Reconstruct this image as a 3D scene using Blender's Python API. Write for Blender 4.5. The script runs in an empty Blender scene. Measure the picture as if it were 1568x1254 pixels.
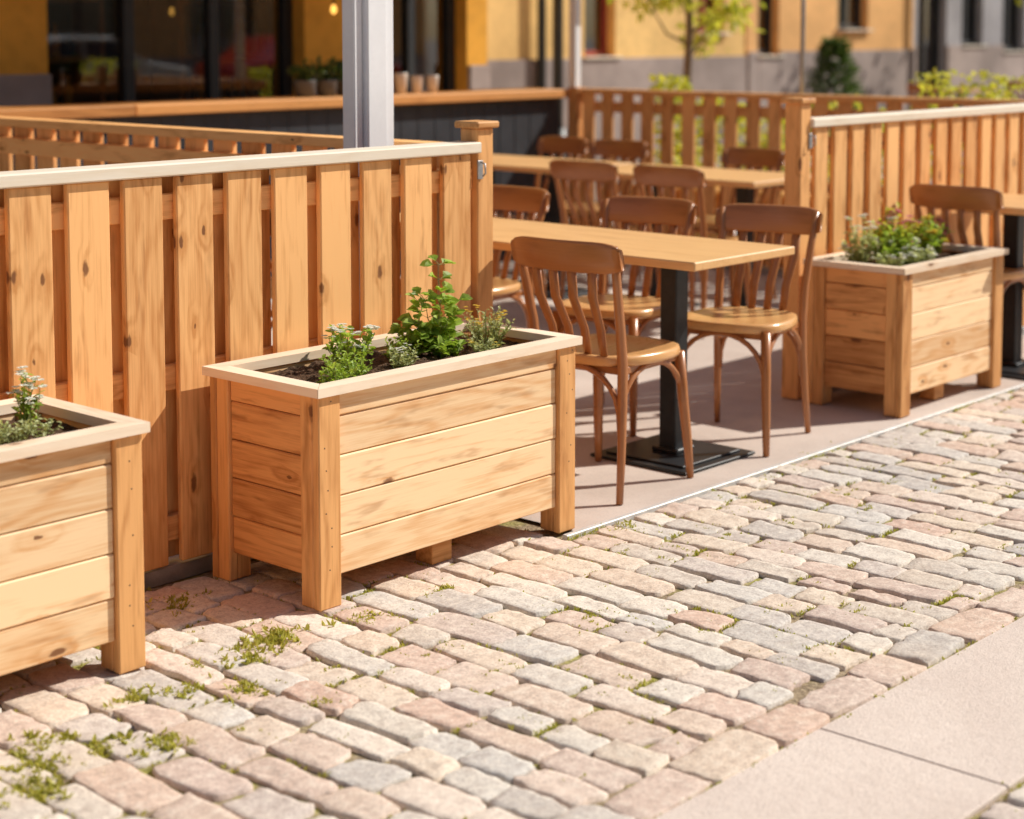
import bpy, bmesh, math, random
from mathutils import Vector, Matrix, noise
random.seed(7)
R=random.random
def U(a,b): return a+(b-a)*random.random()
sc=bpy.context.scene

# ---------------------------------------------------------------- materials
class NT:
    def __init__(s,name):
        s.m=bpy.data.materials.new(name); s.m.use_nodes=True
        s.t=s.m.node_tree; s.n=s.t.nodes; s.n.clear()
        s.out=s.n.new('ShaderNodeOutputMaterial')
    def node(s,k,**p):
        n=s.n.new(k)
        for a,b in p.items(): setattr(n,a,b)
        return n
    def put(s,sock,v):
        if isinstance(v,bpy.types.NodeSocket): s.t.links.new(v,sock)
        elif v is not None:
            sock.default_value=v
    def math(s,op,a,b=None,c=None,clamp=False):
        n=s.node('ShaderNodeMath',operation=op,use_clamp=clamp)
        s.put(n.inputs[0],a)
        if b is not None: s.put(n.inputs[1],b)
        if c is not None: s.put(n.inputs[2],c)
        return n.outputs[0]
    def vec(s,x,y,z):
        n=s.node('ShaderNodeCombineXYZ'); s.put(n.inputs[0],x); s.put(n.inputs[1],y); s.put(n.inputs[2],z); return n.outputs[0]
    def sep(s,v):
        n=s.node('ShaderNodeSeparateXYZ'); s.put(n.inputs[0],v); return n.outputs
    def mix(s,f,a,b,mode='MIX'):
        n=s.node('ShaderNodeMix',data_type='RGBA',blend_type=mode)
        s.put(n.inputs[0],f)
        def c(x): return x if isinstance(x,bpy.types.NodeSocket) else (x[0],x[1],x[2],1)
        s.put(n.inputs[6],c(a)); s.put(n.inputs[7],c(b)); return n.outputs[2]
    def noise(s,v,scale=1,detail=3,rough=.5,dist=0):
        n=s.node('ShaderNodeTexNoise')
        if v is not None: s.put(n.inputs['Vector'],v)
        n.inputs['Scale'].default_value=scale; n.inputs['Detail'].default_value=min(detail,3)
        n.inputs['Roughness'].default_value=rough; n.inputs['Distortion'].default_value=dist
        return n.outputs['Fac']
    def rng(s,v,a,b,c=0.,d=1.,smooth=False):
        n=s.node('ShaderNodeMapRange'); n.clamp=True
        if smooth: n.interpolation_type='SMOOTHSTEP'
        s.put(n.inputs[0],v); n.inputs[1].default_value=a; n.inputs[2].default_value=b; n.inputs[3].default_value=c; n.inputs[4].default_value=d
        return n.outputs[0]
    def attr(s,name):
        n=s.node('ShaderNodeAttribute'); n.attribute_name=name; return n
    def pos(s): return s.node('ShaderNodeNewGeometry').outputs['Position']
    def ramp(s,f,stops,const=False):
        n=s.node('ShaderNodeValToRGB'); e=n.color_ramp.elements
        if const: n.color_ramp.interpolation='CONSTANT'
        e[0].position=stops[0][0]; e[0].color=(*stops[0][1],1); e[1].position=stops[1][0]; e[1].color=(*stops[1][1],1)
        for p,c in stops[2:]:
            x=e.new(p); x.color=(*c,1)
        s.put(n.inputs[0],f); return n.outputs[0]
    def bump(s,h,dist=.002,strength=1):
        n=s.node('ShaderNodeBump'); n.inputs['Strength'].default_value=strength; n.inputs['Distance'].default_value=dist
        s.put(n.inputs['Height'],h); return n.outputs[0]
    def bsdf(s,col,rough=.6,bump=None,spec=.4,metal=0,coat=0,**k):
        b=s.node('ShaderNodeBsdfPrincipled')
        s.put(b.inputs['Base Color'],col if isinstance(col,bpy.types.NodeSocket) else (*col,1))
        s.put(b.inputs['Roughness'],rough); b.inputs['Specular IOR Level'].default_value=spec
        b.inputs['Metallic'].default_value=metal; b.inputs['Coat Weight'].default_value=coat
        b.inputs['Coat Roughness'].default_value=.22
        if bump is not None: s.put(b.inputs['Normal'],bump)
        s.t.links.new(b.outputs[0],s.out.inputs[0]); return b

def wood(name,light,dark,knot=(.17,.055,.016),knots=.3,rough=.6,ring=1.,stain=.35,coat=0,tonevar=.5,contrast=1.):
    N=NT(name); g=N.sep(N.attr('g').outputs['Vector']); tone=N.attr('tone').outputs['Fac']
    l,w,t=g[0],g[1],g[2]
    wt=N.math('ADD',w,t)
    big=N.noise(N.vec(N.math('MULTIPLY',l,1.5),N.math('MULTIPLY',w,6.5),N.math('MULTIPLY',t,6.5)),1,2,.5)
    ph=N.math('ADD',N.math('MULTIPLY',big,46*ring),N.math('MULTIPLY',wt,90*ring))
    if knots>0:
        kv=N.vec(N.math('MULTIPLY',l,4.6),N.math('MULTIPLY',wt,11),0.)
        vo=N.node('ShaderNodeTexVoronoi',voronoi_dimensions='2D'); N.put(vo.inputs['Vector'],kv); vo.inputs['Scale'].default_value=1
        d=vo.outputs['Distance']; csep=N.sep(vo.outputs['Color'])
        on=N.math('LESS_THAN',csep[0],knots)
        rad=N.math('MULTIPLY_ADD',csep[1],.10,.04)
        warpn=N.noise(N.vec(N.math('MULTIPLY',l,35),N.math('MULTIPLY',wt,60),0.),1,2)
        d2=N.math('ADD',d,N.math('MULTIPLY',N.math('SUBTRACT',warpn,.5),.16))
        core=N.math('MULTIPLY',N.math('SUBTRACT',1,N.math('DIVIDE',d2,rad),clamp=True),on)
        core=N.rng(core,0.,.5,0,1,True)
        halo=N.math('MULTIPLY',N.rng(d2,.02,.42,1,0,True),on)
        ph=N.math('ADD',ph,N.math('MULTIPLY',halo,7))
    rg=N.math('SINE',ph); rg=N.rng(rg,-1,1,0,1); rg=N.math('POWER',rg,1.6)
    fine=N.noise(N.vec(N.math('MULTIPLY',l,4),N.math('MULTIPLY',w,110),N.math('MULTIPLY',t,110)),1,3,.75)
    st=N.noise(N.vec(N.math('MULTIPLY',l,3.6),N.math('MULTIPLY',w,19),N.math('MULTIPLY',t,10)),1,3,.65)
    f=N.math('MULTIPLY',rg,N.rng(st,.3,.6,.18*contrast,.60*contrast))
    f=N.math('ADD',f,N.math('MULTIPLY',N.math('SUBTRACT',fine,.48),2.0*contrast))
    if knots>0: f=N.math('ADD',f,N.math('MULTIPLY',halo,.55))
    f=N.math('ADD',f,N.math('MULTIPLY',N.math('SUBTRACT',tone,.5),tonevar*1.6),clamp=True)
    col=N.mix(f,light,dark)
    sm=N.rng(st,.55,.72,0,stain,True)
    col=N.mix(sm,col,tuple(c*k for c,k in zip(dark,(.58,.48,.40))))
    if knots>0: col=N.mix(N.math('MULTIPLY',core,.85),col,knot)
    vb=N.rng(tone,0,1,1.06,.84)
    hs=N.node('ShaderNodeHueSaturation'); N.put(hs.inputs['Value'],vb); hs.inputs['Saturation'].default_value=.98; N.put(hs.inputs['Color'],col)
    N.bsdf(hs.outputs[0],N.rng(fine,.2,.8,rough-.08,rough+.1),N.bump(fine,.0006,.7),.35,coat=coat)
    return N.m

M={}
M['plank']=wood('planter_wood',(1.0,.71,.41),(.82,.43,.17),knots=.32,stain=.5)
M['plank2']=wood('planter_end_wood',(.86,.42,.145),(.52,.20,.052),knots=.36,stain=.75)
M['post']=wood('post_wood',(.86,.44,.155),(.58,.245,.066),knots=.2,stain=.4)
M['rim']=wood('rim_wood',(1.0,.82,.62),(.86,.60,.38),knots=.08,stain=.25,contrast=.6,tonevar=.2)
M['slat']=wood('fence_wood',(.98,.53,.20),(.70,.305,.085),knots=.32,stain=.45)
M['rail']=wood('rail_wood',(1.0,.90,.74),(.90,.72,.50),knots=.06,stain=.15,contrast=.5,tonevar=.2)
M['chair']=wood('chair_wood',(.46,.175,.052),(.28,.095,.026),knots=0,rough=.33,ring=.3,stain=.25,coat=.4,tonevar=.1,contrast=.5)
M['seat']=wood('chair_seat_wood',(.76,.41,.15),(.58,.28,.088),knots=0,rough=.30,ring=.3,stain=.15,coat=.45,contrast=.5)
M['table']=wood('table_wood',(.84,.49,.20),(.66,.34,.115),knots=0,rough=.42,ring=.4,stain=.25,coat=.1,contrast=.7)
M['ledge']=wood('ledge_wood',(.68,.31,.09),(.46,.19,.05),knots=0,rough=.45)

def simple(name,col,rough=.6,metal=0,var=.15,scale=8,bumpd=0,spec=.4,coat=0):
    N=NT(name); p=N.pos(); n=N.noise(p,scale,3,.6)
    n2=N.noise(p,scale*9,2,.6)
    f=N.math('ADD',N.math('MULTIPLY',n,.7),N.math('MULTIPLY',n2,.3))
    c=N.mix(N.rng(f,.3,.7),tuple(x*(1-var) for x in col),tuple(min(1,x*(1+var)) for x in col))
    N.bsdf(c,rough,N.bump(n2,bumpd,.6) if bumpd else None,spec,metal,coat)
    return N.m
M['black']=simple('black_powdercoat',(.022,.024,.027),.42,.1,.3,30,.0002)
M['darkpanel']=simple('dark_painted_panel',(.04,.043,.05),.5,0,.25,5)
M['white_metal']=simple('white_painted_metal',(.86,.87,.89),.4,0,.05,6)
M['strip']=simple('weathered_aluminium',(.66,.64,.61),.5,.2,.2,25,.0003)
M['steel']=simple('galvanised_steel',(.42,.43,.44),.42,.7,.2,20,.0003)
M['screw']=simple('rusty_screw',(.16,.09,.05),.5,.3)
M['darkframe']=simple('dark_window_frame',(.028,.03,.032),.4,0,.2,6)
M['interior']=simple('dark_interior',(.16,.09,.05),.8,0,.4,2)
M['shelf']=simple('shelf_wood_dark',(.55,.22,.06),.6,0,.3,3)
M['canvas']=simple('awning_canvas',(.62,.5,.38),.9,0,.06,4)
def plaster(name,col,dirt=.25):
    N=NT(name); p=N.pos(); a=N.noise(p,.9,3,.6); b=N.noise(p,9,3,.6)
    c=N.mix(N.rng(a,.3,.7),tuple(x*(1-dirt) for x in col),tuple(min(1,x*1.08) for x in col))
    c=N.mix(N.math('MULTIPLY',N.rng(b,.45,.7),.3),c,tuple(x*.55 for x in col))
    N.bsdf(c,.85,None,.2); return N.m
M['ochre']=plaster('ochre_plaster',(.88,.43,.06),.15)
M['yellow']=plaster('yellow_plaster',(.94,.60,.23))
M['apricot']=plaster('apricot_plaster',(.90,.50,.20))
M['greyblue']=plaster('grey_plaster',(.40,.38,.39))
M['plinth']=plaster('plinth_stone',(.46,.37,.33),.45)
M['redframe']=simple('red_window_frame',(.32,.06,.04),.5)
M['trim']=plaster('trim_plaster',(.76,.68,.56),.1)
# glass
N=NT('window_glass'); fr=N.node('ShaderNodeFresnel'); fr.inputs[0].default_value=1.5
tr=N.node('ShaderNodeBsdfTransparent'); tr.inputs[0].default_value=(.7,.72,.73,1)
gl=N.node('ShaderNodeBsdfGlossy'); gl.inputs['Roughness'].default_value=.02
mx=N.node('ShaderNodeMixShader'); N.put(mx.inputs[0],N.math('MULTIPLY_ADD',fr.outputs[0],1.0,.16)); N.t.links.new(tr.outputs[0],mx.inputs[1]); N.t.links.new(gl.outputs[0],mx.inputs[2]); N.t.links.new(mx.outputs[0],N.out.inputs[0])
M['glass']=N.m
# setts
N=NT('cobble_granite'); p=N.pos(); tone=N.attr('tone').outputs['Fac']
base=N.ramp(tone,[(0,(.66,.45,.35)),(.12,(.76,.62,.48)),(.22,(.56,.51,.46)),(.33,(.70,.51,.41)),(.45,(.82,.73,.62)),(.55,(.52,.485,.455)),(.66,(.78,.64,.50)),(.78,(.62,.45,.37)),(.88,(.64,.60,.55)),(1,(.72,.64,.54))])
n1=N.noise(p,34,3,.7); n2=N.noise(p,150,3,.75); n3=N.noise(p,3.2,3,.6)
c=N.mix(N.rng(n1,.46,.70,0,.5),base,(.92,.83,.70))
c=N.mix(N.rng(n1,.30,.48,.50,0),c,(.42,.33,.27))
c=N.mix(N.rng(n2,.50,.66,0,.5),c,(.30,.24,.20))
c=N.mix(N.rng(n2,.26,.42,.4,0),c,(.97,.90,.82))
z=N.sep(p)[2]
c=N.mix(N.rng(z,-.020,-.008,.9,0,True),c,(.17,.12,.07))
c=N.mix(N.rng(n3,.52,.75,0,.3),c,(.74,.56,.40))
N.bsdf(c,.8,N.bump(N.math('ADD',n1,N.math('MULTIPLY',n2,.5)),.004,.8),.3)
M['sett']=N.m
# joint bed
N=NT('joint_sand_and_moss'); p=N.pos(); a=N.noise(p,1.7,3,.65); b=N.noise(p,60,3,.7); d=N.noise(p,9,3,.6)
c=N.mix(N.rng(b,.3,.7),(.18,.13,.08),(.50,.39,.26))
m1=N.math('MULTIPLY',N.rng(a,.42,.56,0,1,True),N.rng(d,.38,.58,0,1,True))
c=N.mix(N.math('MULTIPLY',m1,.85),c,N.mix(b,(.18,.18,.03),(.50,.47,.10)))
N.bsdf(c,.95,N.bump(b,.010,1),.1); M['joint']=N.m
# slab
N=NT('granite_slab'); p=N.pos(); tone=N.attr('tone').outputs['Fac']; a=N.noise(p,3,3,.6); b=N.noise(p,200,3,.7); d=N.noise(p,30,3,.7)
c=N.mix(N.rng(a,.3,.7),(.72,.60,.52),(.83,.71,.62)); c=N.mix(N.rng(b,.5,.66,0,.5),c,(.36,.28,.24)); c=N.mix(N.rng(b,.25,.42,.5,0),c,(.97,.90,.83))
c=N.mix(N.rng(d,.5,.72,0,.35),c,(.60,.49,.41)); c=N.mix(N.math('MULTIPLY',tone,.15),c,(.70,.62,.56))
N.bsdf(c,.8,N.bump(N.math('ADD',b,d),.003,.9),.3); M['slab']=N.m
# terrace floor
N=NT('terrace_asphalt'); p=N.pos(); a=N.noise(p,1.6,3,.65); b=N.noise(p,200,3,.7); d=N.noise(p,12,3,.6)
c=N.mix(N.rng(a,.3,.7),(.52,.43,.37),(.68,.58,.51)); c=N.mix(N.rng(b,.50,.70,0,.35),c,(.24,.20,.17)); c=N.mix(N.rng(d,.5,.8,0,.4),c,(.68,.59,.51))
N.bsdf(c,.85,N.bump(b,.0015,.5),.3); M['floor']=N.m
N=NT('street_asphalt'); p=N.pos(); a=N.noise(p,.5,3,.6); b=N.noise(p,120,3,.7)
c=N.mix(N.rng(a,.3,.7),(.26,.22,.19),(.36,.31,.27)); c=N.mix(N.rng(b,.5,.75,0,.4),c,(.10,.09,.08))
N.bsdf(c,.88,None,.3); M['street']=N.m
N=NT('potting_soil'); p=N.pos(); b=N.noise(p,70,3,.75); d=N.noise(p,400,2,.6)
c=N.mix(N.rng(b,.35,.7),(.045,.027,.016),(.18,.10,.06)); c=N.mix(N.rng(d,.64,.68),c,(.42,.31,.22))
N.bsdf(c,.95,N.bump(b,.02,1),.1); M['soil']=N.m
def leafmat(name,c1,c2,tr=.35):
    N=NT(name); tone=N.attr('tone').outputs['Fac']
    c=N.mix(tone,c1,c2)
    b=N.node('ShaderNodeBsdfPrincipled'); N.put(b.inputs['Base Color'],c); b.inputs['Roughness'].default_value=.5; b.inputs['Specular IOR Level'].default_value=.35
    t=N.node('ShaderNodeBsdfTranslucent'); N.put(t.inputs[0],N.mix(.5,c,(min(1,c2[0]*1.6),min(1,c2[1]*1.7),c2[2]*.8)))
    mx=N.node('ShaderNodeMixShader'); mx.inputs[0].default_value=tr
    N.t.links.new(b.outputs[0],mx.inputs[1]); N.t.links.new(t.outputs[0],mx.inputs[2]); N.t.links.new(mx.outputs[0],N.out.inputs[0]); return N.m
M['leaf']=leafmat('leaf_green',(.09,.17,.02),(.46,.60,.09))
M['leafy']=leafmat('leaf_yellow_green',(.22,.28,.03),(.70,.68,.10),.45)
M['leafd']=leafmat('leaf_dark_green',(.03,.07,.015),(.10,.16,.04))
M['grey_leaf']=leafmat('leaf_grey_green',(.22,.28,.09),(.66,.70,.36))
M['grass']=leafmat('grass_blades',(.20,.21,.03),(.60,.56,.14))
M['petal']=leafmat('white_petals',(.80,.80,.74),(.9,.88,.8),.2)
M['pink']=leafmat('pink_petals',(.60,.12,.20),(.85,.35,.45),.2)
M['ypetal']=leafmat('yellow_petals',(.75,.50,.05),(.85,.65,.12),.2)
M['stem']=simple('plant_stem',(.24,.24,.08),.7)
M['bark']=simple('tree_bark',(.16,.115,.08),.9,0,.4,30)
M['pot']=simple('pot_grey',(.12,.12,.12),.7)
M['ceramic']=simple('white_ceramic',(.75,.70,.62),.3)
M['white_paint']=simple('car_paint_white',(.75,.76,.78),.25,0,.02,2,coat=.5)
M['red_paint']=simple('car_paint_red',(.55,.03,.02),.25,0,.02,2,coat=.5)
N=NT('warm_bulb'); e=N.node('ShaderNodeEmission'); e.inputs[0].default_value=(1,.50,.10,1); e.inputs[1].default_value=2.4; N.t.links.new(e.outputs[0],N.out.inputs[0]); M['bulb']=N.m

# ---------------------------------------------------------------- mesh builder
class MB:
    def __init__(s): s.v=[];s.f=[];s.m=[];s.g=[];s.t=[];s.s=[]
    def add(s,vs,fs,mat=0,g=None,tone=None,smooth=False):
        o=len(s.v); tone=R() if tone is None else tone
        s.v+= [tuple(x) for x in vs]; s.g+= [tuple(x) for x in (g if g else vs)]; s.t+=[tone]*len(vs)
        for f in fs: s.f.append([i+o for i in f]); s.m.append(mat); s.s.append(smooth)
    def box(s,lo,hi,axis=0,bev=.003,mat=0,tone=None,X=None):
        c=[(a+b)/2 for a,b in zip(lo,hi)]; h=[abs(b-a)/2 for a,b in zip(lo,hi)]
        r=min(bev,min(h)*.45); idx={}; vs=[]
        for sx in(-1,1):
            for sy in(-1,1):
                for sz in(-1,1):
                    sg=(sx,sy,sz)
                    for k in range(3):
                        idx[(sg,k)]=len(vs)
                        vs.append(tuple(sg[i]*(h[i]-(0 if i==k else r)) for i in range(3)))
        fs=[]
        for k in range(3):
            i,j=[(1,2),(2,0),(0,1)][k]
            for sk in(-1,1):
                q=[]
                for a,b in((-1,-1),(1,-1),(1,1),(-1,1)):
                    sg=[0,0,0]; sg[k]=sk; sg[i]=a; sg[j]=b; q.append(idx[(tuple(sg),k)])
                fs.append(q if sk>0 else q[::-1])
            for a in(-1,1):
                for b in(-1,1):
                    s0=[0,0,0]; s0[i]=a; s0[j]=b; s1=list(s0); s0[k]=-1; s1[k]=1; s0=tuple(s0); s1=tuple(s1)
                    q=[idx[(s0,i)],idx[(s0,j)],idx[(s1,j)],idx[(s1,i)]]
                    fs.append(q if a*b>0 else q[::-1])
        for sx in(-1,1):
            for sy in(-1,1):
                for sz in(-1,1):
                    q=[idx[((sx,sy,sz),k)] for k in range(3)]
                    fs.append(q if sx*sy*sz>0 else q[::-1])
        off=(U(-40,40),U(-40,40),U(-40,40)); a1,a2=[(1,2),(0,2),(0,1)][axis]
        if h[a1]<h[a2]: a1,a2=a2,a1
        g=[(v[axis]+off[0],v[a1]+off[1],v[a2]+off[2]) for v in vs]
        vs=[Vector(v)+Vector(c) for v in vs]
        if X is not None: vs=[X@v for v in vs]
        s.add(vs,fs,mat,g,tone)
    def tube(s,pts,rad,n=8,mat=0,tone=None,sq=(1,1),up=None,cap=True):
        pts=[Vector(p) for p in pts]; vs=[];g=[];fs=[]; L=0; off=(U(-40,40),U(-40,40),U(-40,40))
        if not hasattr(rad,'__len__'): rad=[rad]*len(pts)
        prev=None
        for i,p in enumerate(pts):
            d=(pts[min(i+1,len(pts)-1)]-pts[max(i-1,0)]).normalized()
            if i: L+=(p-pts[i-1]).length
            u=Vector(up) if up is not None else (prev if prev is not None else (Vector((0,0,1)) if abs(d.z)<.9 else Vector((1,0,0))))
            a=(u-d*u.dot(d)).normalized(); b=d.cross(a); prev=a
            for k in range(n):
                th=2*math.pi*(k+.5)/n; x=math.cos(th)*rad[i]*sq[0]; y=math.sin(th)*rad[i]*sq[1]
                vs.append(p+a*x+b*y); g.append((L+off[0],x+off[1],y+off[2]))
        for i in range(len(pts)-1):
            for k in range(n):
                k2=(k+1)%n; fs.append([i*n+k,i*n+k2,(i+1)*n+k2,(i+1)*n+k])
        if cap: fs.append(list(range(n))[::-1]); fs.append([(len(pts)-1)*n+k for k in range(n)])
        s.add(vs,fs,mat,g,tone,n>4)
    def leaf(s,p,d,nrm,L,W,mat=0,tone=None,fold=.25):
        d=Vector(d).normalized(); nrm=Vector(nrm); sd=d.cross(nrm)
        if sd.length<1e-4: sd=d.cross(Vector((.3,.9,.1)))
        sd.normalize(); nn=sd.cross(d)
        p=Vector(p); vs=[p,p+d*L*.35+sd*W*.5+nn*W*fold,p+d*L*.35-sd*W*.5+nn*W*fold,p+d*L*.75+sd*W*.36+nn*W*fold*.4,p+d*L*.75-sd*W*.36+nn*W*fold*.4,p+d*L-nn*L*.12,p+d*L*.5]
        s.add(vs,[[0,1,6],[0,6,2],[1,3,6],[6,4,2],[3,5,6],[6,5,4]],mat,None,tone)
    def obj(s,name,mats,parent=None,loc=None):
        me=bpy.data.meshes.new(name); me.from_pydata(s.v,[],s.f)
        for m in mats: me.materials.append(M[m] if isinstance(m,str) else m)
        me.polygons.foreach_set('material_index',s.m); me.polygons.foreach_set('use_smooth',s.s)
        a=me.attributes.new('g','FLOAT_VECTOR','POINT'); a.data.foreach_set('vector',[c for q in s.g for c in q])
        a=me.attributes.new('tone','FLOAT','POINT'); a.data.foreach_set('value',s.t)
        me.update(); o=bpy.data.objects.new(name,me); sc.collection.objects.link(o)
        if parent: o.parent=parent
        if loc: o.location=loc
        return o
def empty(name,loc=(0,0,0),rz=0):
    e=bpy.data.objects.new(name,None); e.empty_display_size=.1; sc.collection.objects.link(e); e.location=loc; e.rotation_euler[2]=rz; return e
def link(name,me,parent):
    o=bpy.data.objects.new(name,me); sc.collection.objects.link(o); o.parent=parent; return o

# ---------------------------------------------------------------- ground
def sheet(name,x0,x1,y0,y1,z,mat):
    b=MB(); b.add([(x0,y0,z),(x1,y0,z),(x1,y1,z),(x0,y1,z)],[[0,1,2,3]]); return b.obj(name,[mat])
sheet('ground',-250,350,-250,350,-.034,'street')
sheet('joint_bed',-3,14,-1.6,3.93,-.013,'joint')
b=MB(); b.add([(3.97,3.3,-.003),(14,3.3,-.003),(14,9.1,-.003),(3.97,9.1,-.003)],[[0,1,2,3]]); b.add([(-3,3.93,-.003),(3.97,3.93,-.003),(3.97,9.1,-.003),(-3,9.1,-.003)],[[0,1,2,3]])
b.obj('terrace_floor',['floor'])

def sett(b,x0,x1,y0,y1,fine):
    us=[-1,-.975,-.92,-.65,-.3,0,.3,.65,.92,.975,1] if fine else [-1,-.96,-.8,0,.8,.96,1]
    n=len(us); cx,cy=(x0+x1)/2,(y0+y1)/2; hx,hy=(x1-x0)/2,(y1-y0)/2
    j=[(U(-.008,.008),U(-.013,.013)) for _ in range(4)]
    rot=U(-.04,.04); dz=U(-.004,.003); tx,ty=U(-.04,.04),U(-.018,.018); seed=Vector((U(0,99),U(0,99),U(0,99)))
    vs=[]; pw=U(5,15); dome=U(-.0005,.0015)
    for a in us:
        for c in us:
            m=max(abs(a),abs(c))
            k=1 if m<1e-6 else m/((abs(a)**pw+abs(c)**pw)**(1/pw))
            sx,sy=a*k,c*k
            q=[(1-sx)*(1-sy)/4,(1+sx)*(1-sy)/4,(1+sx)*(1+sy)/4,(1-sx)*(1+sy)/4]
            X=sx*hx+sum(q[i]*j[i][0] for i in range(4)); Y=sy*hy+sum(q[i]*j[i][1] for i in range(4))
            X+=noise.noise(seed+Vector((sx*2,sy*3,3)))*.011*m; Y+=noise.noise(seed+Vector((sx*3,sy*2,9)))*.011*m
            X,Y=X-Y*rot,Y+X*rot
            z=dz+X*tx+Y*ty-dome*(sx*sx+sy*sy)+noise.noise(seed+Vector((X*20,Y*20,0)))*.004+noise.noise(seed+Vector((X*60,Y*60,5)))*.0026
            if m>=.999: z-=.026
            elif m>.95: z-=.0018+.006*max(0,noise.noise(seed+Vector((X*40,Y*40,7))))
            vs.append((cx+X,cy+Y,z))
    fs=[[i*n+k,(i+1)*n+k,(i+1)*n+k+1,i*n+k+1] for i in range(n-1) for k in range(n-1)]
    b.add(vs,fs,0,None,R(),True)
b=MB(); gaps=[]
def field(xa,xb,ya,ybf):
    x=xa
    while x<xb:
        w=U(.09,.13); yb=ybf(x+w/2)
        y=ya+U(-.12,0)
        fine=(1.3<x<8)
        while y<yb-.03:
            L=U(.13,.27); y1=min(y+L,yb)
            if yb-y1<.06: y1=yb
            ys=max(y,ya)
            if y1-ys>.045: sett(b,x+.0032,x+w-.0032,ys+.0035,y1-.0035,fine)
            if fine: gaps.append((x+w,(ys+y1)/2)); gaps.append((x+w/2,y1))
            y=y1
        x+=w
field(-3,14,2.095,lambda x:3.28 if x>3.93 else 3.80)
field(-3,14,-1.6,lambda x:1.50)
x=-3
while x<14:
    L=U(.17,.27); sett(b,x+.003,x+L-.003,1.962,2.088,1.3<x<8); x+=L
b.obj('cobblestone_pavement',['sett'])
b=MB(); x=-2.83
while x<14:
    b.box((x+.0015,1.515,-.05),(x+.9985,1.955,-.001),0,.003,tone=R()); x+=1.0
b.obj('stone_slab_strip',['slab'])
# edge strip
b=MB(); b.box((3.9,3.284,-.02),(9.4,3.304,.004),0,.002); b.obj('terrace_edge_strip',['strip'])

# grass tufts
b=MB()
def tuft(x,y,n,r,h):
    for _ in range(n):
        a=U(0,6.28); d=r*math.sqrt(R()); px,py=x+d*math.cos(a),y+d*math.sin(a)
        dr=Vector((U(-1,1),U(-1,1),U(.5,1.5))).normalized(); L=h*U(.4,1.1)
        b.leaf((px,py,-.011),dr,(U(-1,1),U(-1,1),.3),L,L*U(.2,.45),0,R())
for (x,y,s) in [(2.69,3.25,1.7),(2.60,3.22,1.5),(2.78,3.28,1.4),(2.75,3.66,1.6),(2.62,3.70,1.3),(2.0,3.13,1.5),(1.93,3.05,1.3),(2.10,3.02,1.2),(2.18,2.94,1.3),(2.5,3.05,1.1),(2.55,2.86,1.),(2.3,3.2,1.3),(1.85,2.95,1.5),(4.1,3.24,1.),(3.0,3.2,1.1),(2.4,3.15,1.1),(3.3,3.22,.8)]:
    for k in range(int(15*s)): tuft(x+random.gauss(0,.030)*s,y+random.gauss(0,.018)*s,10,.012,.015+.008*s)
for _ in range(4600):
    gx,gy=random.choice(gaps)
    den=noise.noise(Vector((gx*2.2,gy*2.2,4)))+(.22 if gy>2.9 else 0)+(.1 if gx<2.8 else 0)
    if den<.10 and R()>.16: continue
    ex=R()<.5
    for k in range(random.randint(2,7)): tuft(gx+U(-.004,.004)+(0 if ex else U(-.05,.05)),gy+(U(-.07,.07) if ex else 0),5,.007,.015)
for _ in range(150): tuft(U(1.8,8),U(1.945,1.962),6,.010,.016)
b.obj('moss_and_grass_tufts',['grass'])

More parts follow.
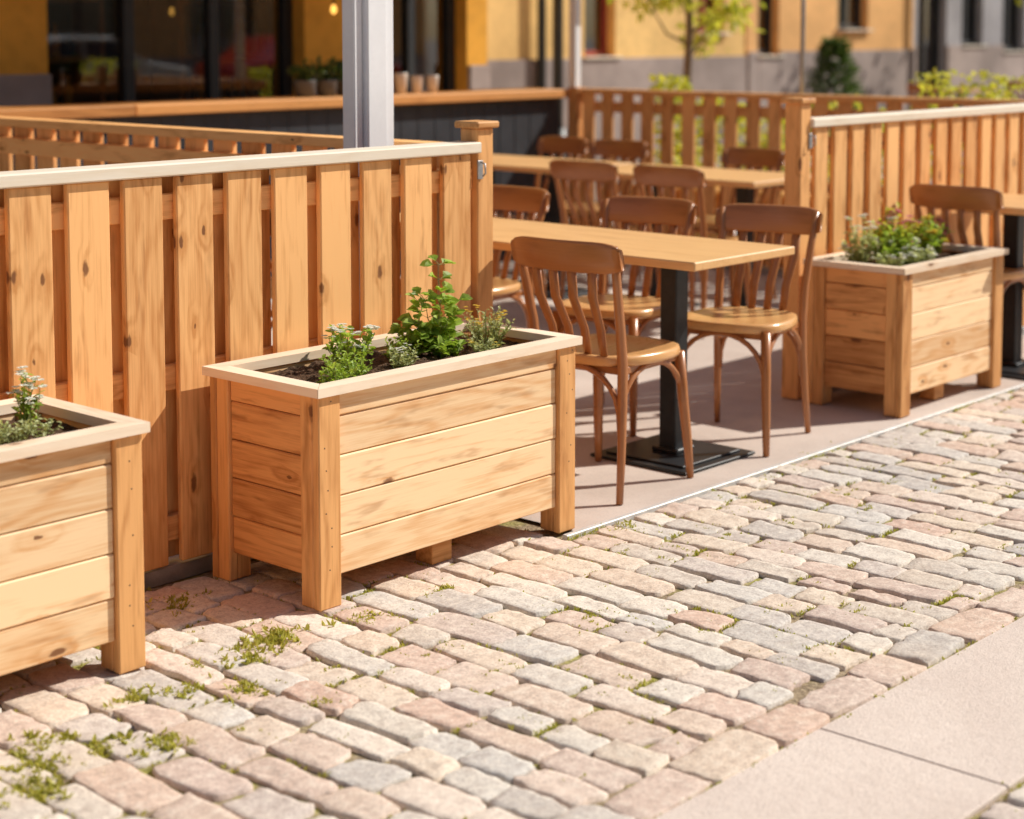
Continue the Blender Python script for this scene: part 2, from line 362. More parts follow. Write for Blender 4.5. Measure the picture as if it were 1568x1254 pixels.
# ---------------------------------------------------------------- planters
def planter(x0,x1,y0,y1,h=.59):
    e=empty('wooden_planter_box',((x0+x1)/2,(y0+y1)/2,0)); ox,oy=(x0+x1)/2,(y0+y1)/2
    hx,hy=(x1-x0)/2-.014,(y1-y0)/2-.014; p=.076
    b=MB()
    for sx in(-1,1):
        for sy in(-1,1):
            xa=sx*hx; ya=sy*hy
            b.box((min(xa,xa-sx*p),min(ya,ya-sy*.026),0),(max(xa,xa-sx*p),max(ya,ya-sy*.026),h-.026),2,.003,0)
            b.box((min(xa-sx*.001,xa-sx*.03),min(ya-sy*.0275,ya-sy*p),0.001),(max(xa-sx*.001,xa-sx*.03),max(ya-sy*.0275,ya-sy*p),h-.026),2,.003,0)
            b.box((min(xa-sx*.0315,xa-sx*p),min(ya-sy*.0275,ya-sy*p),0.002),(max(xa-sx*.0315,xa-sx*p),max(ya-sy*.0275,ya-sy*p),h-.026),2,.002,0)
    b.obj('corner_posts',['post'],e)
    b=MB(); zs=[.078,.183,.290,.397,.503,h-.027]
    for i in range(5):
        za,zb=zs[i]+.0013,zs[i+1]-.0013
        for sy in(-1,1):
            ya=sy*(hy-.012+U(-.002,.002)); b.box((-hx+p+.001,min(ya,ya-sy*.022),za),(hx-p-.001,max(ya,ya-sy*.022),zb),0,.0032,0)
    b.obj('side_boards',['plank'],e)
    b=MB()
    for i in range(5):
        za,zb=zs[i]+.0013,zs[i+1]-.0013
        for sx in(-1,1):
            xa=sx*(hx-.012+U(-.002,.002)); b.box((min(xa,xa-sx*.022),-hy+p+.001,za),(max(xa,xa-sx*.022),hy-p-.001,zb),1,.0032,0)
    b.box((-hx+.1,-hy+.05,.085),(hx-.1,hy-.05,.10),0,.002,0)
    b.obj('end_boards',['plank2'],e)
    b=MB()
    for sx in(-1,1):
        for i in range(5):
            zc=(zs[i]+zs[i+1])/2
            for dz_ in(-.02,.024):
                if R()<.35: continue
                xx=sx*(hx-.03+U(-.014,.014)); zz=zc+dz_+U(-.010,.010)
                b.tube([(xx,-hy+.001,zz),(xx,-hy-.0005,zz)],.0022,8,0)
    b.obj('screw_heads',['screw'],e)
    b=MB(); X,Y=hx+.014,hy+.014; w=.054
    zt=h; zb=h-.024
    def rim(o1,o2,i2,i1,ax):
        vs=[(q[0],q[1],z) for z in(zb,zt) for q in(o1,o2,i2,i1)]
        off=(U(-9,9),U(-9,9)); g=[((v[0] if ax==0 else v[1])+off[0],(v[1] if ax==0 else v[0])+off[1],v[2]) for v in vs]
        b.add(vs,[[3,2,1,0],[4,5,6,7],[0,1,5,4],[1,2,6,5],[2,3,7,6],[3,0,4,7]],0,g)
    e_=.0008
    rim((-X+e_,-Y),(X-e_,-Y),(X-w-e_,-Y+w),(-X+w+e_,-Y+w),0); rim((X-e_,Y),(-X+e_,Y),(-X+w+e_,Y-w),(X-w-e_,Y-w),0)
    rim((X,-Y+e_),(X,Y-e_),(X-w,Y-w-e_),(X-w,-Y+w+e_),1); rim((-X,Y-e_),(-X,-Y+e_),(-X+w,-Y+w+e_),(-X+w,Y-w-e_),1)
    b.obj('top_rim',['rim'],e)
    b=MB()
    for sy in(-1,1): b.box((-.035,sy*(hy-.10)-.035,0),(.045,sy*(hy-.10)+.035,.0835),0,.003,0)
    b.obj('middle_feet',['post'],e)
    b=MB(); nx,ny=60,26; ix,iy=hx-.036,hy-.036; vs=[]
    for i in range(nx+1):
        for k in range(ny+1):
            x=-ix+2*ix*i/nx; y=-iy+2*iy*k/ny; P=Vector((x+ox,y+oy,0))
            vs.append((x,y,h-.038+noise.noise(P*7)*.014+noise.noise(P*28)*.012+noise.noise(P*70)*.007))
    b.add(vs,[[i*(ny+1)+k,(i+1)*(ny+1)+k,(i+1)*(ny+1)+k+1,i*(ny+1)+k+1] for i in range(nx) for k in range(ny)],0,None,.5,True)
    b.obj('soil',['soil'],e)
    return e
planter(1.36,2.43,3.325,3.80)
planter(2.94,4.00,3.31,3.785)
planter(5.985,6.865,3.34,3.80)

# plants
def bushy(name,x,y,z,r,h,stems,mats=('leaf','stem','petal'),ls=.016,flowers=0,up=1.0,leaves=12,petal_n=5,wr=.5):
    b=MB()
    for _ in range(stems):
        a=U(0,6.28); rr=r*math.sqrt(R()); tip=Vector((math.cos(a)*rr,math.sin(a)*rr,h*U(.4,1)*(1-.35*rr/r)*up)); base=Vector((tip.x*.35+U(-.01,.01),tip.y*.35+U(-.01,.01),-.01))
        mid=(base+tip)/2+Vector((U(-.01,.01),U(-.01,.01),h*.08)); pts=[base,mid,tip]
        b.tube(pts,[.0016,.0013,.0008],4,1)
        for i in range(leaves):
            t=(i+1)/leaves; P=(base.lerp(mid,t*2) if t<.5 else mid.lerp(tip,t*2-1))
            d=Vector((U(-1,1),U(-1,1),U(-.1,1))); L=ls*U(.6,1.3)
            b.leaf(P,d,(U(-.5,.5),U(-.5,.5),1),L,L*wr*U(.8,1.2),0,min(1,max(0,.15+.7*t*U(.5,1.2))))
        if R()<flowers:
            for k in range(random.randint(2,5)):
                c=tip+Vector((U(-.012,.012),U(-.012,.012),U(0,.016)))
                for q in range(petal_n):
                    an=q*6.283/petal_n; b.leaf(c,(math.cos(an),math.sin(an),.35),(0,0,1),ls*.5,ls*.45,2,R())
    return b.obj(name,list(mats),None,(x,y,z))
Z=.547
bushy('leafy_herb_plant',3.20,3.48,Z,.075,.10,46,('leaf','stem','petal'),.015,leaves=13,wr=.6)
bushy('leafy_herb_plant',3.10,3.42,Z,.055,.08,30,('leaf','stem','petal'),.015,leaves=11,wr=.6)
bushy('flowering_herb_plant',3.32,3.60,Z,.08,.16,36,('leaf','stem','petal'),.022,flowers=.45,leaves=9,wr=.7)
bushy('trailing_herb_plant',3.42,3.50,Z,.06,.08,30,('grey_leaf','stem','petal'),.013,flowers=.2,leaves=12)
bushy('trailing_herb_plant',3.51,3.58,Z,.06,.10,28,('leaf','stem','petal'),.016,leaves=11)
bushy('trailing_herb_plant',3.84,3.55,Z,.09,.14,42,('grey_leaf','stem','ypetal'),.016,flowers=.25,leaves=11)
bushy('trailing_herb_plant',3.74,3.47,Z,.055,.07,24,('grey_leaf','stem','ypetal'),.013,flowers=.1,leaves=11)
def sprout(x,y,z,h):
    b=MB()
    for s in range(4):
        a=U(0,6.28); top=Vector((math.cos(a)*.045*(s>0),math.sin(a)*.045*(s>0),h*(1 if s==0 else U(.45,.75)))); pts=[Vector((U(-.01,.01),U(-.01,.01),-.01))]
        for i in range(1,7):
            t=i/6; pts.append(Vector((top.x*t+U(-.006,.006),top.y*t+U(-.006,.006),top.z*t)))
        b.tube(pts,[.003-.0004*i for i in range(7)],5,1)
        for i in range(1,7):
            for k in range(3 if i<6 else 4):
                an=U(0,6.28); d=Vector((math.cos(an),math.sin(an),U(-.1,.7))); st=pts[i]+d*.018
                b.tube([pts[i],st],.0009,4,1)
                L=U(.034,.054)*(1.15-.3*i/6); n=(U(-.5,.5),U(-.9,.1),1)
                b.leaf(st,d,n,L,L*.85,0,U(.3,1))
                if R()<.6:
                    sd=d.cross(Vector((0,0,1))); b.leaf(st+d*L*.2,d+sd*.9,n,L*.6,L*.5,0,U(.2,1)); b.leaf(st+d*L*.2,d-sd*.9,n,L*.6,L*.5,0,U(.2,1))
    return b.obj('sprouting_strawberry_plant',['leaf','stem'],None,(x,y,z))
sprout(3.66,3.58,Z,.27); sprout(3.60,3.60,Z,.16)
bushy('leafy_herb_plant',3.63,3.53,Z,.055,.08,22,('leaf','stem','petal'),.026,leaves=8,wr=.7)
# left planter
bushy('trailing_herb_plant',2.16,3.50,Z,.06,.09,30,('grey_leaf','stem','petal'),.013,leaves=12)
bushy('flowering_herb_plant',2.27,3.60,Z,.035,.18,14,('leaf','stem','petal'),.024,flowers=.9,leaves=7)
bushy('trailing_herb_plant',2.26,3.53,Z,.06,.06,22,('grey_leaf','stem','petal'),.013,leaves=10)
bushy('leafy_herb_plant',1.95,3.56,Z,.09,.10,40,('leaf','stem','petal'),.015,leaves=12)
bushy('leafy_herb_plant',1.65,3.56,Z,.12,.12,40,('leaf','stem','petal'),.018,leaves=12)
# right planter
bushy('flowering_plant',6.19,3.66,Z,.08,.24,28,('grey_leaf','stem','petal'),.028,flowers=.5,leaves=10)
bushy('leafy_herb_plant',6.33,3.60,Z,.11,.20,44,('leaf','stem','petal'),.032,flowers=.1,leaves=11)
bushy('flowering_plant',6.45,3.64,Z,.12,.25,44,('leafy','stem','pink'),.032,flowers=.5,leaves=11)
bushy('flowering_plant',6.56,3.58,Z,.11,.20,44,('leaf','stem','ypetal'),.030,flowers=.3,leaves=11)
bushy('flowering_plant',6.68,3.62,Z,.09,.20,34,('leaf','stem','pink'),.030,flowers=.35,leaves=10)
bushy('leafy_herb_plant',6.14,3.50,Z,.06,.10,18,('grey_leaf','stem','petal'),.022,flowers=.3,leaves=10)
bushy('leafy_herb_plant',6.34,3.48,Z,.08,.11,24,('grey_leaf','stem','petal'),.024,flowers=.4,leaves=10)

# ---------------------------------------------------------------- fences
def fence(name,p0,p1,h=1.15,phase=0,cap='rail',posts=(),pitch=.1725,w=.124,rear=.084):
    p0=Vector((*p0,0)); p1=Vector((*p1,0)); L=(p1-p0).length; ang=math.atan2(p1.y-p0.y,p1.x-p0.x)
    e=empty(name,p0,ang); b=MB(); x=phase
    while x<L-.02:
        b.box((max(x,0),-.022+U(-.002,.002),.045+U(-.004,.004)),(min(x+w+U(-.004,.004),L),-.001,h-.036),2,.0035,0)
        x+=pitch
    b.obj('front_slats',['slat'],e)
    if rear:
        b=MB(); x=phase+w+(pitch-w)/2-rear/2+.012
        while x<L-.02:
            j=U(-.008,.008); b.box((x+j,.028,.05),(min(x+j+rear,L),.046,h-.037),2,.003,0); x+=pitch
        b.obj('rear_slats',['slat'],e)
    b=MB()
    for z in(.14,.56,h-.12): b.box((.0,.0,z-.035),(L,.0265,z+.035),0,.003,0)
    b.obj('cross_rails',['slat'],e)
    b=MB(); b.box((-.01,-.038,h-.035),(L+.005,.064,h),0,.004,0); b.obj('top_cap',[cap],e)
    b=MB(); b.box((0,-.005,-.01),(L,.052,.036),0,.002,0); b.obj('steel_base_rail',['steel'],e)
    for i,(px,ph) in enumerate(posts):
        b=MB(); b.box((px-.038,-.02,0),(px+.038,.058,ph-.022),2,.004,0); b.box((px-.053,-.035,ph-.022),(px+.053,.073,ph),0,.006,0); b.obj('end_post',['post'],e)
        b=MB(); s=-1 if px>0 else 1
        b.box((px-.012+s*.03,-.026,1.03),(px+.012+s*.03,-.0205,1.09),2,.001,0); b.tube([(px+s*.03,-.028,1.085),(px+s*.03,-.045,1.08),(px+s*.03,-.047,1.05),(px+s*.03,-.036,1.04)],.003,6,0)
        b.obj('gate_hook',['steel'],e)
    return e
fence('wooden_fence',(0.65,3.842),(4.085,3.842),1.15,.0,posts=((3.475,1.215),))
fence('wooden_fence',(6.10,3.862),(9.08,3.862),1.15,.03,posts=((-.04,1.235),),pitch=.145,w=.098,rear=.075)
fence('wooden_fence',(4.16,3.96),(4.16,7.5),1.135,.0,'slat',rear=0,pitch=.17,w=.12)
fence('wooden_fence',(9.1,7.52),(9.1,3.96),1.125,.0,'slat',rear=0,pitch=.165,w=.095)

# ---------------------------------------------------------------- chair
def chair_meshes():
    P={}
    b=MB(); n=40
    def outline(th,k):
        c,s=math.cos(th),math.sin(th); q=(abs(c)**3.2+abs(s)**3.2)**(-1/3.2)
        x=c*q*.205; y=s*q*(.205 if x>0 else .205-.03*(-x/.205)); return x*k,y*k
    prof=[(.90,.428),(.985,.430),(1.0,.440),(1.0,.452),(.985,.460),(.94,.463),(.8,.459),(.5,.454),(.2,.453)]
    vs=[];g=[]
    for k,z in prof:
        for i in range(n):
            x,y=outline(2*math.pi*i/n,k); vs.append((x,y,z)); g.append((x,y,z))
    fs=[[r*n+i,r*n+(i+1)%n,(r+1)*n+(i+1)%n,(r+1)*n+i] for r in range(len(prof)-1) for i in range(n)]
    fs.append([(len(prof)-1)*n+i for i in range(n)]); fs.append([i for i in range(n)][::-1])
    b.add(vs,fs,0,g,.4,True); P['seat']=(b,'seat')
    b=MB()
    def post(sy):
        return [(-.225,sy*.185,0),(-.205,sy*.178,.15),(-.192,sy*.172,.30),(-.188,sy*.17,.44),(-.205,sy*.172,.56),(-.238,sy*.180,.70),(-.272,sy*.190,.83)]
    for sy in(-1,1): b.tube(post(sy),[.013,.0155,.018,.0195,.018,.0165,.014],10,0,.5,(1,.85),(1,0,0))
    P['rear_legs_and_back_posts']=(b,'chair')
    b=MB()
    for sy in(-1,1): b.tube([(.165,sy*.165,.435),(.178,sy*.172,.28),(.195,sy*.182,.12),(.205,sy*.188,0)],[.0185,.0185,.016,.012],10,0,.5)
    P['front_legs']=(b,'chair')
    b=MB()
    def rl(t,z):
        y=t*.212; return Vector((-.262-.035*(1-t*t)-(z-.8)*.25,y,z))
    m=16; vs=[];g=[]
    for i in range(m+1):
        t=-1+2*i/m; e2=abs(t)**8
        for (dx,z) in((.009,.742+.014*e2),(.011,.748+.014*e2),(.011,.836-.022*e2),(.006,.845-.022*e2),(-.006,.845-.022*e2),(-.011,.836-.022*e2),(-.011,.748+.014*e2),(-.009,.742+.014*e2)):
            p=rl(t,z); vs.append((p.x+dx,p.y,p.z)); g.append((p.y,z,dx))
    fs=[[i*8+k,i*8+(k+1)%8,(i+1)*8+(k+1)%8,(i+1)*8+k] for i in range(m) for k in range(8)]+[list(range(8)),[m*8+k for k in range(8)][::-1]]
    b.add(vs,[f[::-1] for f in fs],0,g,.45,True); P['backrest_rail']=(b,'chair')
    b=MB()
    for t in(-.6,-.2,.2,.6):
        top=rl(t*.86,.755); pts=[(-.180,t*.155,.455),(-.205,t*.16,.55),(top.x+.012,t*.175,.66),tuple(top)]
        b.tube(pts,[.0135,.0155,.0165,.016],8,0,.5,(.5,1.1),(1,0,0))
    P['back_spindles']=(b,'chair')
    b=MB()
    def arch(a,c,zb=.22):
        a=Vector(a);c=Vector(c); pts=[]
        for i in range(15):
            th=math.pi*i/14; t=(1-math.cos(th))/2
            p=a.lerp(c,t); p.z=zb+(.423-zb)*math.sin(th)**.75; pts.append(p)
        b.tube(pts,.0095,8,0,.5)
    for sy in(-1,1): arch((.185,sy*.168,0),(-.198,sy*.166,0))
    arch((.183,.17,0),(.183,-.17,0)); arch((-.195,.165,0),(-.195,-.165,0))
    b.box((-.18,-.165,.405),(.165,-.145,.43),0,.003); b.box((-.18,.145,.405),(.165,.165,.43),0,.003); b.box((.14,-.145,.405),(.16,.145,.43),1,.003); b.box((-.18,-.145,.405),(-.16,.145,.43),1,.003)
    P['bentwood_braces']=(b,'chair')
    return P
cm=None
def chair(x,y,yaw):
    global cm
    e=empty('cafe_chair',(x,y,0),math.radians(yaw))
    if cm is None:
        cm={}
        for k,(b,mt) in chair_meshes().items():
            o=b.obj(k,[mt],e); cm[k]=o.data
    else:
        for k,me in cm.items(): link(k,me,e)
for c in [(4.50,3.60,5),(5.30,3.63,192),(5.24,4.17,190),(5.24,4.95,181),(4.52,4.42,2),(4.5,5.0,-3),
          (7.17,5.17,0),(7.17,5.73,3),(7.2,6.6,-4),(8.02,5.6,180),(8.1,6.62,184),(8.12,7.12,176),(7.12,3.60,2),(20.5,11.1,0),(24.9,11.5,10),(22.5,10.7,-8)]: chair(*c)

def table(x0,x1,y0,y1,cols,h=.75):
    e=empty('cafe_table',((x0+x1)/2,(y0+y1)/2,0)); cx,cy=(x0+x1)/2,(y0+y1)/2
    b=MB(); b.box((x0-cx,y0-cy,h-.03),(x1-cx,y1-cy,h),1,.004,0,.45)
    b.obj('table_top',['table'],e)
    b=MB()
    for q in cols:
        qx,qy=q[0]-cx,q[1]-cy
        b.box((qx-.036,qy-.036,.02),(qx+.036,qy+.036,h-.045),2,.004,0)
        b.box((qx-.15,qy-.2,h-.045),(qx+.15,qy+.2,h-.031),0,.002,0)
        b.box((qx-.21,qy-.21,0),(qx+.21,qy+.21,.010),0,.003,0); b.box((qx-.17,qy-.17,.0105),(qx+.17,qy+.17,.018),0,.003,0)
        b.box((qx-.055,qy-.055,.0185),(qx+.055,qy+.055,.035),0,.006,0)
    b.obj('pedestal_base',['black'],e)
table(4.61,5.21,3.34,5.2,[(4.93,3.66),(4.91,4.85)])
table(7.3,7.95,4.93,6.1,[(7.62,5.2),(7.62,5.8)])
table(7.3,7.95,6.2,7.35,[(7.62,6.5),(7.62,7.05)])
table(6.985,7.6,3.2,3.8,[(7.24,3.50)])
for (tx,ty) in((21,10.8),(23,10.4),(25.5,11.2)): table(tx,tx+.7,ty,ty+.7,[(tx+.35,ty+.35)])

# ---------------------------------------------------------------- counter with ledge
e=empty('bar_counter',(0,7.6,0)); b=MB(); x=-3
while x<9.0:
    b.box((x,.06,.0),(min(x+.148,9.03),.085,1.06),2,.004,0); x+=.15
b.box((-3,.086,0),(9.03,.30,1.06),0,.003,0)
b.obj('panelled_front',['darkpanel'],e)
b=MB(); b.box((-3,0,1.062),(5.5,.38,1.12),0,.006,0); b.box((5.502,0,1.062),(9.04,.38,1.12),0,.006,0); b.obj('wooden_ledge',['ledge'],e)
b=MB(); b.box((9.05,7.54,0),(9.14,7.63,1.13),2,.004,0); b.obj('wooden_post',['post'])
def pot(x,y,z,r,h,mat='pot'):
    b=MB(); b.tube([(0,0,0),(0,0,h*.9),(0,0,h)],[r*.75,r,r*1.05],14,0); return b
for i,(x,r,h,mt) in enumerate([(7.62,.045,.13,'ceramic'),(7.76,.04,.11,'ceramic'),(7.90,.04,.11,'ceramic')]):
    b=pot(0,0,0,r,h); b.obj('ceramic_jar',[mt],None,(x,7.78,1.121))
for x in(6.85,7.02,7.18,7.35):
    e=empty('potted_herb',(x,7.8,1.121)); b=pot(0,0,0,.07,.10); b.obj('pot',['pot'],e)
    o=bushy('foliage',0,0,.09,.11,.14,30,('leafd','stem','petal'),.04,leaves=8); o.parent=e

# poles
b=MB(); b.box((-.045,-.05,0),(.045,.05,2.95),2,.006,0); b.box((.047,-.035,0),(.09,.035,2.95),2,.004,0); b.box((-.085,-.03,0),(-.047,.03,2.95),2,.004,0); b.box((-.2,-.2,-.0),(.2,.2,.012),0,.003)
b.obj('awning_pole',['white_metal'],None,(3.96,4.20,0))
b=MB(); b.box((-.03,-.03,1.12),(.03,.03,2.8),2,.004,0); b.obj('awning_pole',['white_metal'],None,(9.08,7.59,0.01))
b=MB(); b.tube([(0,0,0),(0,0,3.2)],.014,8,0); b.obj('sign_pole',['steel'],None,(9.19,5.86,0))
def awning(name,x0,x1,y0,y1,z0,z1):
    b=MB(); n=12
    for i in range(n):
        xa=x0+(x1-x0)*i/n; xb=x0+(x1-x0)*(i+1)/n
        b.add([(xa,y0,z0),(xb,y0,z0),(xb,y1,z1),(xa,y1,z1)],[[0,1,2,3]],0)
        b.add([(xa,y0,z0),(xb,y0,z0),(xb,y0,z0-.18),((xa+xb)/2,y0,z0-.22),(xa,y0,z0-.18)],[[0,1,2,3,4]],0)
    b.tube([(x0,y0,z0),(x1,y0,z0)],.03,8,1); b.tube([(x0,y0,z0),(x0,y1,z1)],.025,8,1); b.tube([(x1,y0,z0),(x1,y1,z1)],.025,8,1)
    b.obj(name,['canvas','white_metal'])
awning('awning',0,5.0,5.4,9.05,2.95,3.3)
awning('awning',6.6,10.6,7.0,9.05,2.8,3.3)

# ---------------------------------------------------------------- buildings
def building(name,x0,x1,y,depth,height,ops,wall,plinth,ph,frame,interior=True):
    e=empty(name,(x0,y,0)); ops=sorted(ops); b=MB()
    def q(xa,xb,za,zb):
        if xb-xa>1e-4 and zb-za>1e-4: b.box((xa-x0,0,za),(xb-x0,.35,zb),0,.001,0)
    x=x0; cols={}
    for o in ops: cols.setdefault((o[0],o[1]),[]).append((o[2],o[3]))
    for (a,c) in sorted(cols):
        q(x,a,0,height); z=0
        for (za,zb) in sorted(cols[(a,c)]): q(a,c,z,za); z=zb
        q(a,c,z,height); x=c
    q(x,x1,0,height)
    b.box((0,.351,0),(.35,depth,height),0,.001); b.box((x1-x0-.35,.351,0),(x1-x0,depth,height),0,.001); b.box((.351,depth-.3,0),(x1-x0-.351,depth,height),0,.001)
    b.box((-.2,-.25,height+.002),(x1-x0+.2,depth+.2,height+.25),0,.01)
    b.obj('walls_and_cornice',[wall],e)
    b=MB(); x=x0
    for (a,c) in sorted(cols):
        lowz=min(cols[(a,c)])[0]
        if lowz<ph-.01:
            if a-x>.02: b.box((x-x0,-.04,0),(a-x0,-.002,ph),0,.006)
            if lowz>.05: b.box((a-x0+.001,-.04,0),(c-x0-.001,-.002,lowz-.03),0,.006)
            x=c
    b.box((x-x0,-.04,0),(x1-x0,-.002,ph),0,.006); b.obj('stone_plinth',[plinth],e)
    bf=MB(); bg=MB(); bs=MB()
    for (xa,xb,za,zb,*mu) in ops:
        xa-=x0; xb-=x0; f=.07
        bf.box((xa,.12,za),(xa+f,.2,zb),2,.004); bf.box((xb-f,.12,za),(xb,.2,zb),2,.004); bf.box((xa+f,.12,zb-f),(xb-f,.2,zb),0,.004); bf.box((xa+f,.12,za),(xb-f,.2,za+f),0,.004)
        nm=mu[0] if mu else 1
        for i in range(1,nm+1):
            xm=xa+(xb-xa)*i/(nm+1); bf.box((xm-.04,.122,za+f),(xm+.04,.198,zb-f),2,.004)
        bg.add([(xa+f,.16,za+f),(xb-f,.16,za+f),(xb-f,.16,zb-f),(xa+f,.16,zb-f)],[[0,1,2,3]])
        if za>.3: bs.box((xa-.05,-.07,za-.028),(xb+.05,.119,za-.001),0,.005)
    bf.obj('window_frames',[frame],e); bg.obj('window_glass_panes',['glass'],e)
    if bs.v: bs.obj('window_sills',['trim'],e)
    if interior:
        b=MB(); L=x1-x0
        b.box((.36,3.2,.01),(L-.36,3.3,height-.1),0,.002,0); b.box((.36,.36,-.02),(L-.36,3.2,.015),0,.001,0); b.box((.36,.36,3.3),(L-.36,3.2,3.4),0,.001,0)
        b.obj('interior_room',['interior'],e)
        b=MB(); x=.6
        while x<L-1.2:
            for z in(.9,1.3,1.7,2.1): b.box((x,.9,z),(x+1.1,1.2,z+.04),0,.003,0)
            for xx in(x,x+1.1): b.box((xx,.88,.3),(xx+.04,1.22,2.4),2,.003,0)
            for z in(.94,1.34,1.74):
                xx=x+.1
                while xx<x+1.0:
                    hh=U(.15,.28); b.tube([(xx,1.05,z),(xx,1.05,z+hh*.6),(xx,1.05,z+hh*.75),(xx,1.05,z+hh)],[.035,.035,.014,.014],8,random.choice([1,2,3]),R()); xx+=U(.08,.16)
            x+=U(1.5,2.2)
        b.obj('bottle_shelves',['shelf','pot','ochre','ceramic'],e)
    return e
building('cafe_building',-4,9.95,9.2,7,7.5,[(-2.5,0.2,.55,3.0,2),(1.2,3.0,.55,3.0,1),(3.6,5.1,.55,3.0,1),(6.02,8.08,.55,3.0,2),(8.78,9.72,.85,3.0,1)],'ochre','plinth',1.25,'darkframe')
building('yellow_building',13.2,19.0,13,8,9,[(15.72,16.3,1.22,3.0,0),(17.95,18.55,1.5,3.0,1),(13.5,13.9,1.3,3,0)],'yellow','plinth',1.2,'redframe')
building('tenement_building',19.05,23.4,13.0,8,10,[(19.3,19.8,1.2,3.0,0),(21.27,22.1,1.55,3.1,1)],'apricot','plinth',1.25,'darkframe')
building('grey_stone_building',23.45,36,13.2,8,11,[(24.0,24.8,.0,2.6,0),(25.3,26.0,1.3,3,1),(26.7,27.5,1.2,3,1),(28.5,29.5,1.3,3,1),(31,32,1.3,3,1)],'greyblue','plinth',1.3,'darkframe')
building('opposite_building',-20,34,-15,8,8,[(x,x+2.0,.8,3.2,1) for x in range(-18,32,4)],'apricot','plinth',.9,'darkframe',False)
bpy.data.objects['opposite_building'].rotation_euler[2]=math.pi; bpy.data.objects['opposite_building'].location=(34,-15,0)
b=MB()
b.tube([(0,0,0),(0,0,6)],.05,10,0); b.obj('drainpipe',['darkframe'],None,(14.85,12.9,0))
b=MB(); b.tube([(0,0,0),(0,0,5)],.05,10,0); b.tube([(0,0,0),(0,0,.6)],.09,10,0); b.obj('lamp_post',['darkframe'],None,(12.55,10.7,0))
b=MB(); b.tube([(0,0,0),(0,0,5)],.05,10,0); b.obj('drainpipe',['darkframe'],None,(23.42,12.88,0))

# parked cars across the street (seen mirrored in the cafe windows)
def car(x,y,rz,paint):
    e=empty('parked_car',(x,y,0),rz)
    prof=[(-2.1,.35),(-2.12,.7),(-1.95,.92),(-1.5,.98),(-1.0,1.38),(-.5,1.45),(.3,1.43),(.9,1.02),(1.8,.88),(2.08,.68),(2.1,.35)]
    b=MB(); n=len(prof); vs=[]
    for yy,k in((-.84,0),(-.78,1),(.78,1),(.84,0)):
        for (px,pz) in prof:
            inn=.14 if pz>1.1 else 0
            vs.append((px,yy*(1-inn),pz if k or pz<.5 else pz-.03))
    fs=[[i*n+q,i*n+q+1,(i+1)*n+q+1,(i+1)*n+q] for i in range(3) for q in range(n-1)]+[list(range(n)),[3*n+q for q in range(n)][::-1]]+[[i*n,(i+1)*n,(i+1)*n+n-1,i*n+n-1] for i in range(3)]
    b.add(vs,fs,0,None,.5,True); b.obj('body',[paint],e)
    b=MB()
    for s in(-1,1):
        for (xa,xb) in((-1.25,-.35),(-.28,.62)): b.add([(xa,s*.86,1.0),(xb,s*.86,1.0),(xb-.22 if xb>0 else xb,s*.765,1.34),(xa+.28 if xa<-1 else xa,s*.765,1.34)],[[0,1,2,3]])
    b.obj('side_windows',['black'],e)
    b=MB()
    for wx in(-1.3,1.3):
        for s in(-1,1): b.tube([(wx,s*.68,.31),(wx,s*.87,.31)],.31,18,0); b.tube([(wx,s*.871,.31),(wx,s*.88,.31)],.19,14,1)
    b.obj('wheels',['black','steel'],e)
car(17.2,-6.8,.02,'white_paint'); car(22.4,-6.8,-.02,'red_paint'); car(12.0,-6.9,0,'white_paint')

# tree
def tree(name,x,y,h,cr,cz,n,mat,tr=.05,ls=.09):
    e=empty(name,(x,y,0)); b=MB(); pts=[(0,0,0),(U(-.03,.03),U(-.03,.03),cz*.6),(U(-.05,.05),U(-.05,.05),cz),(0,0,h*.95)]
    b.tube(pts,[tr*1.2,tr,tr*.8,tr*.2],10,0); tips=[]
    for i in range(16):
        z=cz*.9+(h-cz)*.8*i/16; a=i*2.4; r=cr*U(.5,1)*(1-.5*i/16); t=Vector((math.cos(a)*r,math.sin(a)*r,z+U(.1,.5))); b.tube([(0,0,z),(t.x*.5,t.y*.5,z+.1),tuple(t)],[tr*.4,tr*.25,tr*.1],6,0); tips+= [t]
    b.obj('trunk_and_limbs',['bark'],e); b=MB()
    for _ in range(n):
        c=random.choice(tips); p=c+Vector((random.gauss(0,.2),random.gauss(0,.2),random.gauss(0,.18)))*cr
        L=ls*U(.6,1.2); b.leaf(p,(U(-1,1),U(-1,1),U(-1,.4)),(U(-1,1),U(-1,1),1),L,L*.6,0,R())
    b.obj('leaves',[mat],e)
tree('young_street_tree',13.0,9.5,3.6,.50,1.42,1500,'leafy',.045,.10)
tree('street_tree',24.0,10.5,5,1.2,2.4,1800,'leafy',.07,.14)
e=empty('potted_conifer',(17.3,10.6,0)); b=MB(); b.tube([(0,0,0),(0,0,.45)],[.22,.28],16,0); b.obj('pot',['pot'],e)
b=MB()
for _ in range(1300):
    z=R()**1.2; r=.34*(1-z)*math.sqrt(R())*U(.5,1.2)+.06; a=U(0,6.28); b.leaf((math.cos(a)*r,math.sin(a)*r,.45+z*.95),(math.cos(a),math.sin(a),U(0,1)),(0,0,1),.12,.04,0,R())
b.obj('foliage',['leafd'],e)
e=empty('planter_hedge',(9.65,0,0)); b=MB(); b.box((-.2,4.2,0),(.2,7.5,.45),1,.01); b.obj('planter_trough',['post'],e)
b=MB()
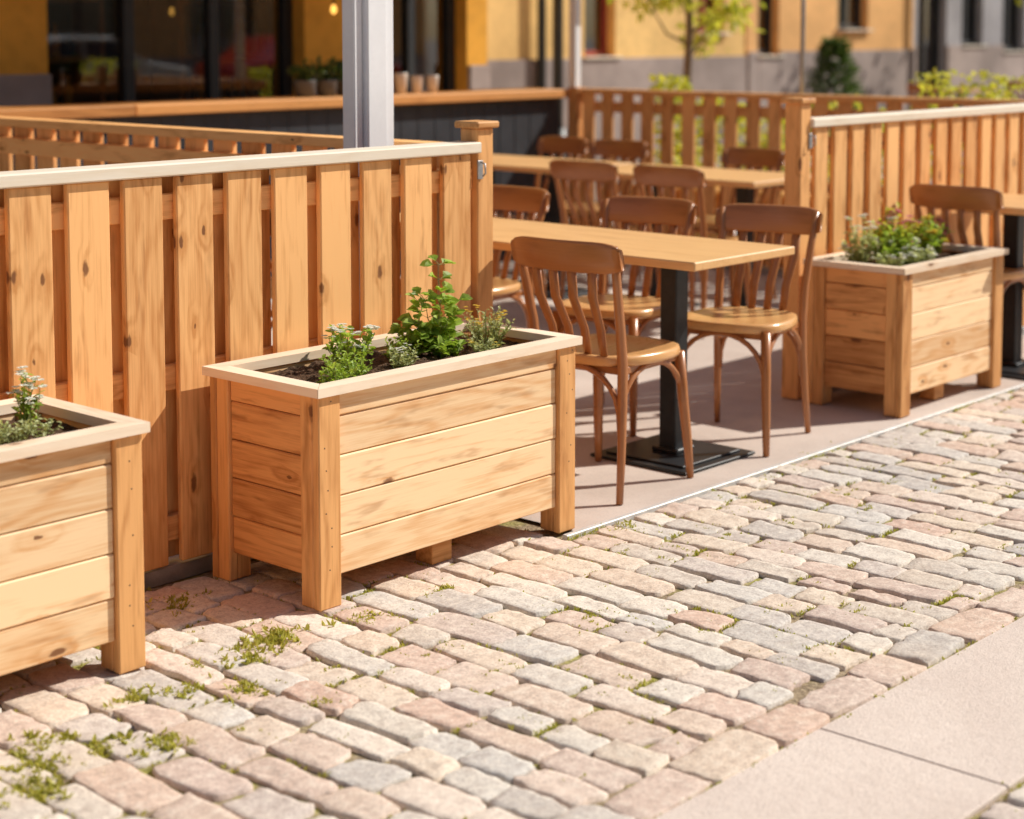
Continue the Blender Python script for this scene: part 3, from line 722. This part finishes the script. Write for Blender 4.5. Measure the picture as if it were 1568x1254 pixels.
for cy,hh,rr in [(4.65,1.22,.20),(5.05,1.25,.22),(5.5,1.0,.2),(5.95,1.08,.2),(6.4,.95,.2),(6.85,1.05,.2),(7.2,1.19,.12)]:
    for _ in range(600):
        a=U(0,6.28); r=rr*math.sqrt(R()); z=.45+(hh-.45)*R()**.8; b.leaf((math.cos(a)*r*.8,cy+math.sin(a)*r*1.3,z),(U(-1,1),U(-1,1),U(0,1)),(U(-1,1),U(-1,1),1),.055*U(.6,1.2),.03,0,R())
b.obj('foliage',['leafy'],e)
# string light
e=empty('string_light',(7.62,8.5,0)); b=MB(); b.tube([(-3,0,2.2),(-1.5,0,1.95),(0,0,1.86),(1.5,0,1.95),(3,0,2.2)],.006,6,0); 
for x,z in((-2.2,2.05),(.1,1.86),(1.9,2.02)): b.tube([(x,0,z),(x,0,z-.18)],.005,6,0)
b.obj('cable',['black'],e); b=MB()
for x,z in((-2.2,1.87),(.1,1.68),(1.9,1.84)): b.tube([(x,0,z),(x,0,z-.015),(x,0,z-.035),(x,0,z-.05),(x,0,z-.06)],[.01,.016,.021,.014,.004],10,0)
b.obj('bulbs',['bulb'],e)

# ---------------------------------------------------------------- light
w=bpy.data.worlds.new('World'); sc.world=w; w.use_nodes=True; nt=w.node_tree; nt.nodes.clear()
o=nt.nodes.new('ShaderNodeOutputWorld'); bg=nt.nodes.new('ShaderNodeBackground'); sk=nt.nodes.new('ShaderNodeTexSky'); sk.sky_type='NISHITA'; sk.sun_disc=False
el=math.radians(42); az=math.radians(29); dxy=Vector((math.cos(az),-math.sin(az)))
sk.sun_elevation=el; sk.sun_rotation=math.atan2(dxy.x,dxy.y); bg.inputs[1].default_value=.08
nt.links.new(sk.outputs[0],bg.inputs[0]); nt.links.new(bg.outputs[0],o.inputs[0])
l=bpy.data.lights.new('sun','SUN'); l.energy=5; l.angle=math.radians(.5); l.color=(1,.95,.86); so=bpy.data.objects.new('sun',l); sc.collection.objects.link(so)
d=Vector((-dxy.x*math.cos(el),-dxy.y*math.cos(el),-math.sin(el))); so.rotation_euler=d.to_track_quat('-Z','Y').to_euler()
# camera
cd=bpy.data.cameras.new('camera'); co=bpy.data.objects.new('camera',cd); sc.collection.objects.link(co); sc.camera=co
co.location=(0,0,1.5); co.rotation_euler=(math.radians(90-5.05),0,math.radians(41.95-90)); cd.sensor_width=36; cd.lens=61.35; cd.shift_y=-.2175; cd.clip_end=1000; cd.clip_start=.05
cd.dof.use_dof=True; cd.dof.focus_distance=4.8; cd.dof.aperture_fstop=2.2
sc.view_settings.view_transform='Standard'; sc.view_settings.look='None'; sc.view_settings.exposure=0
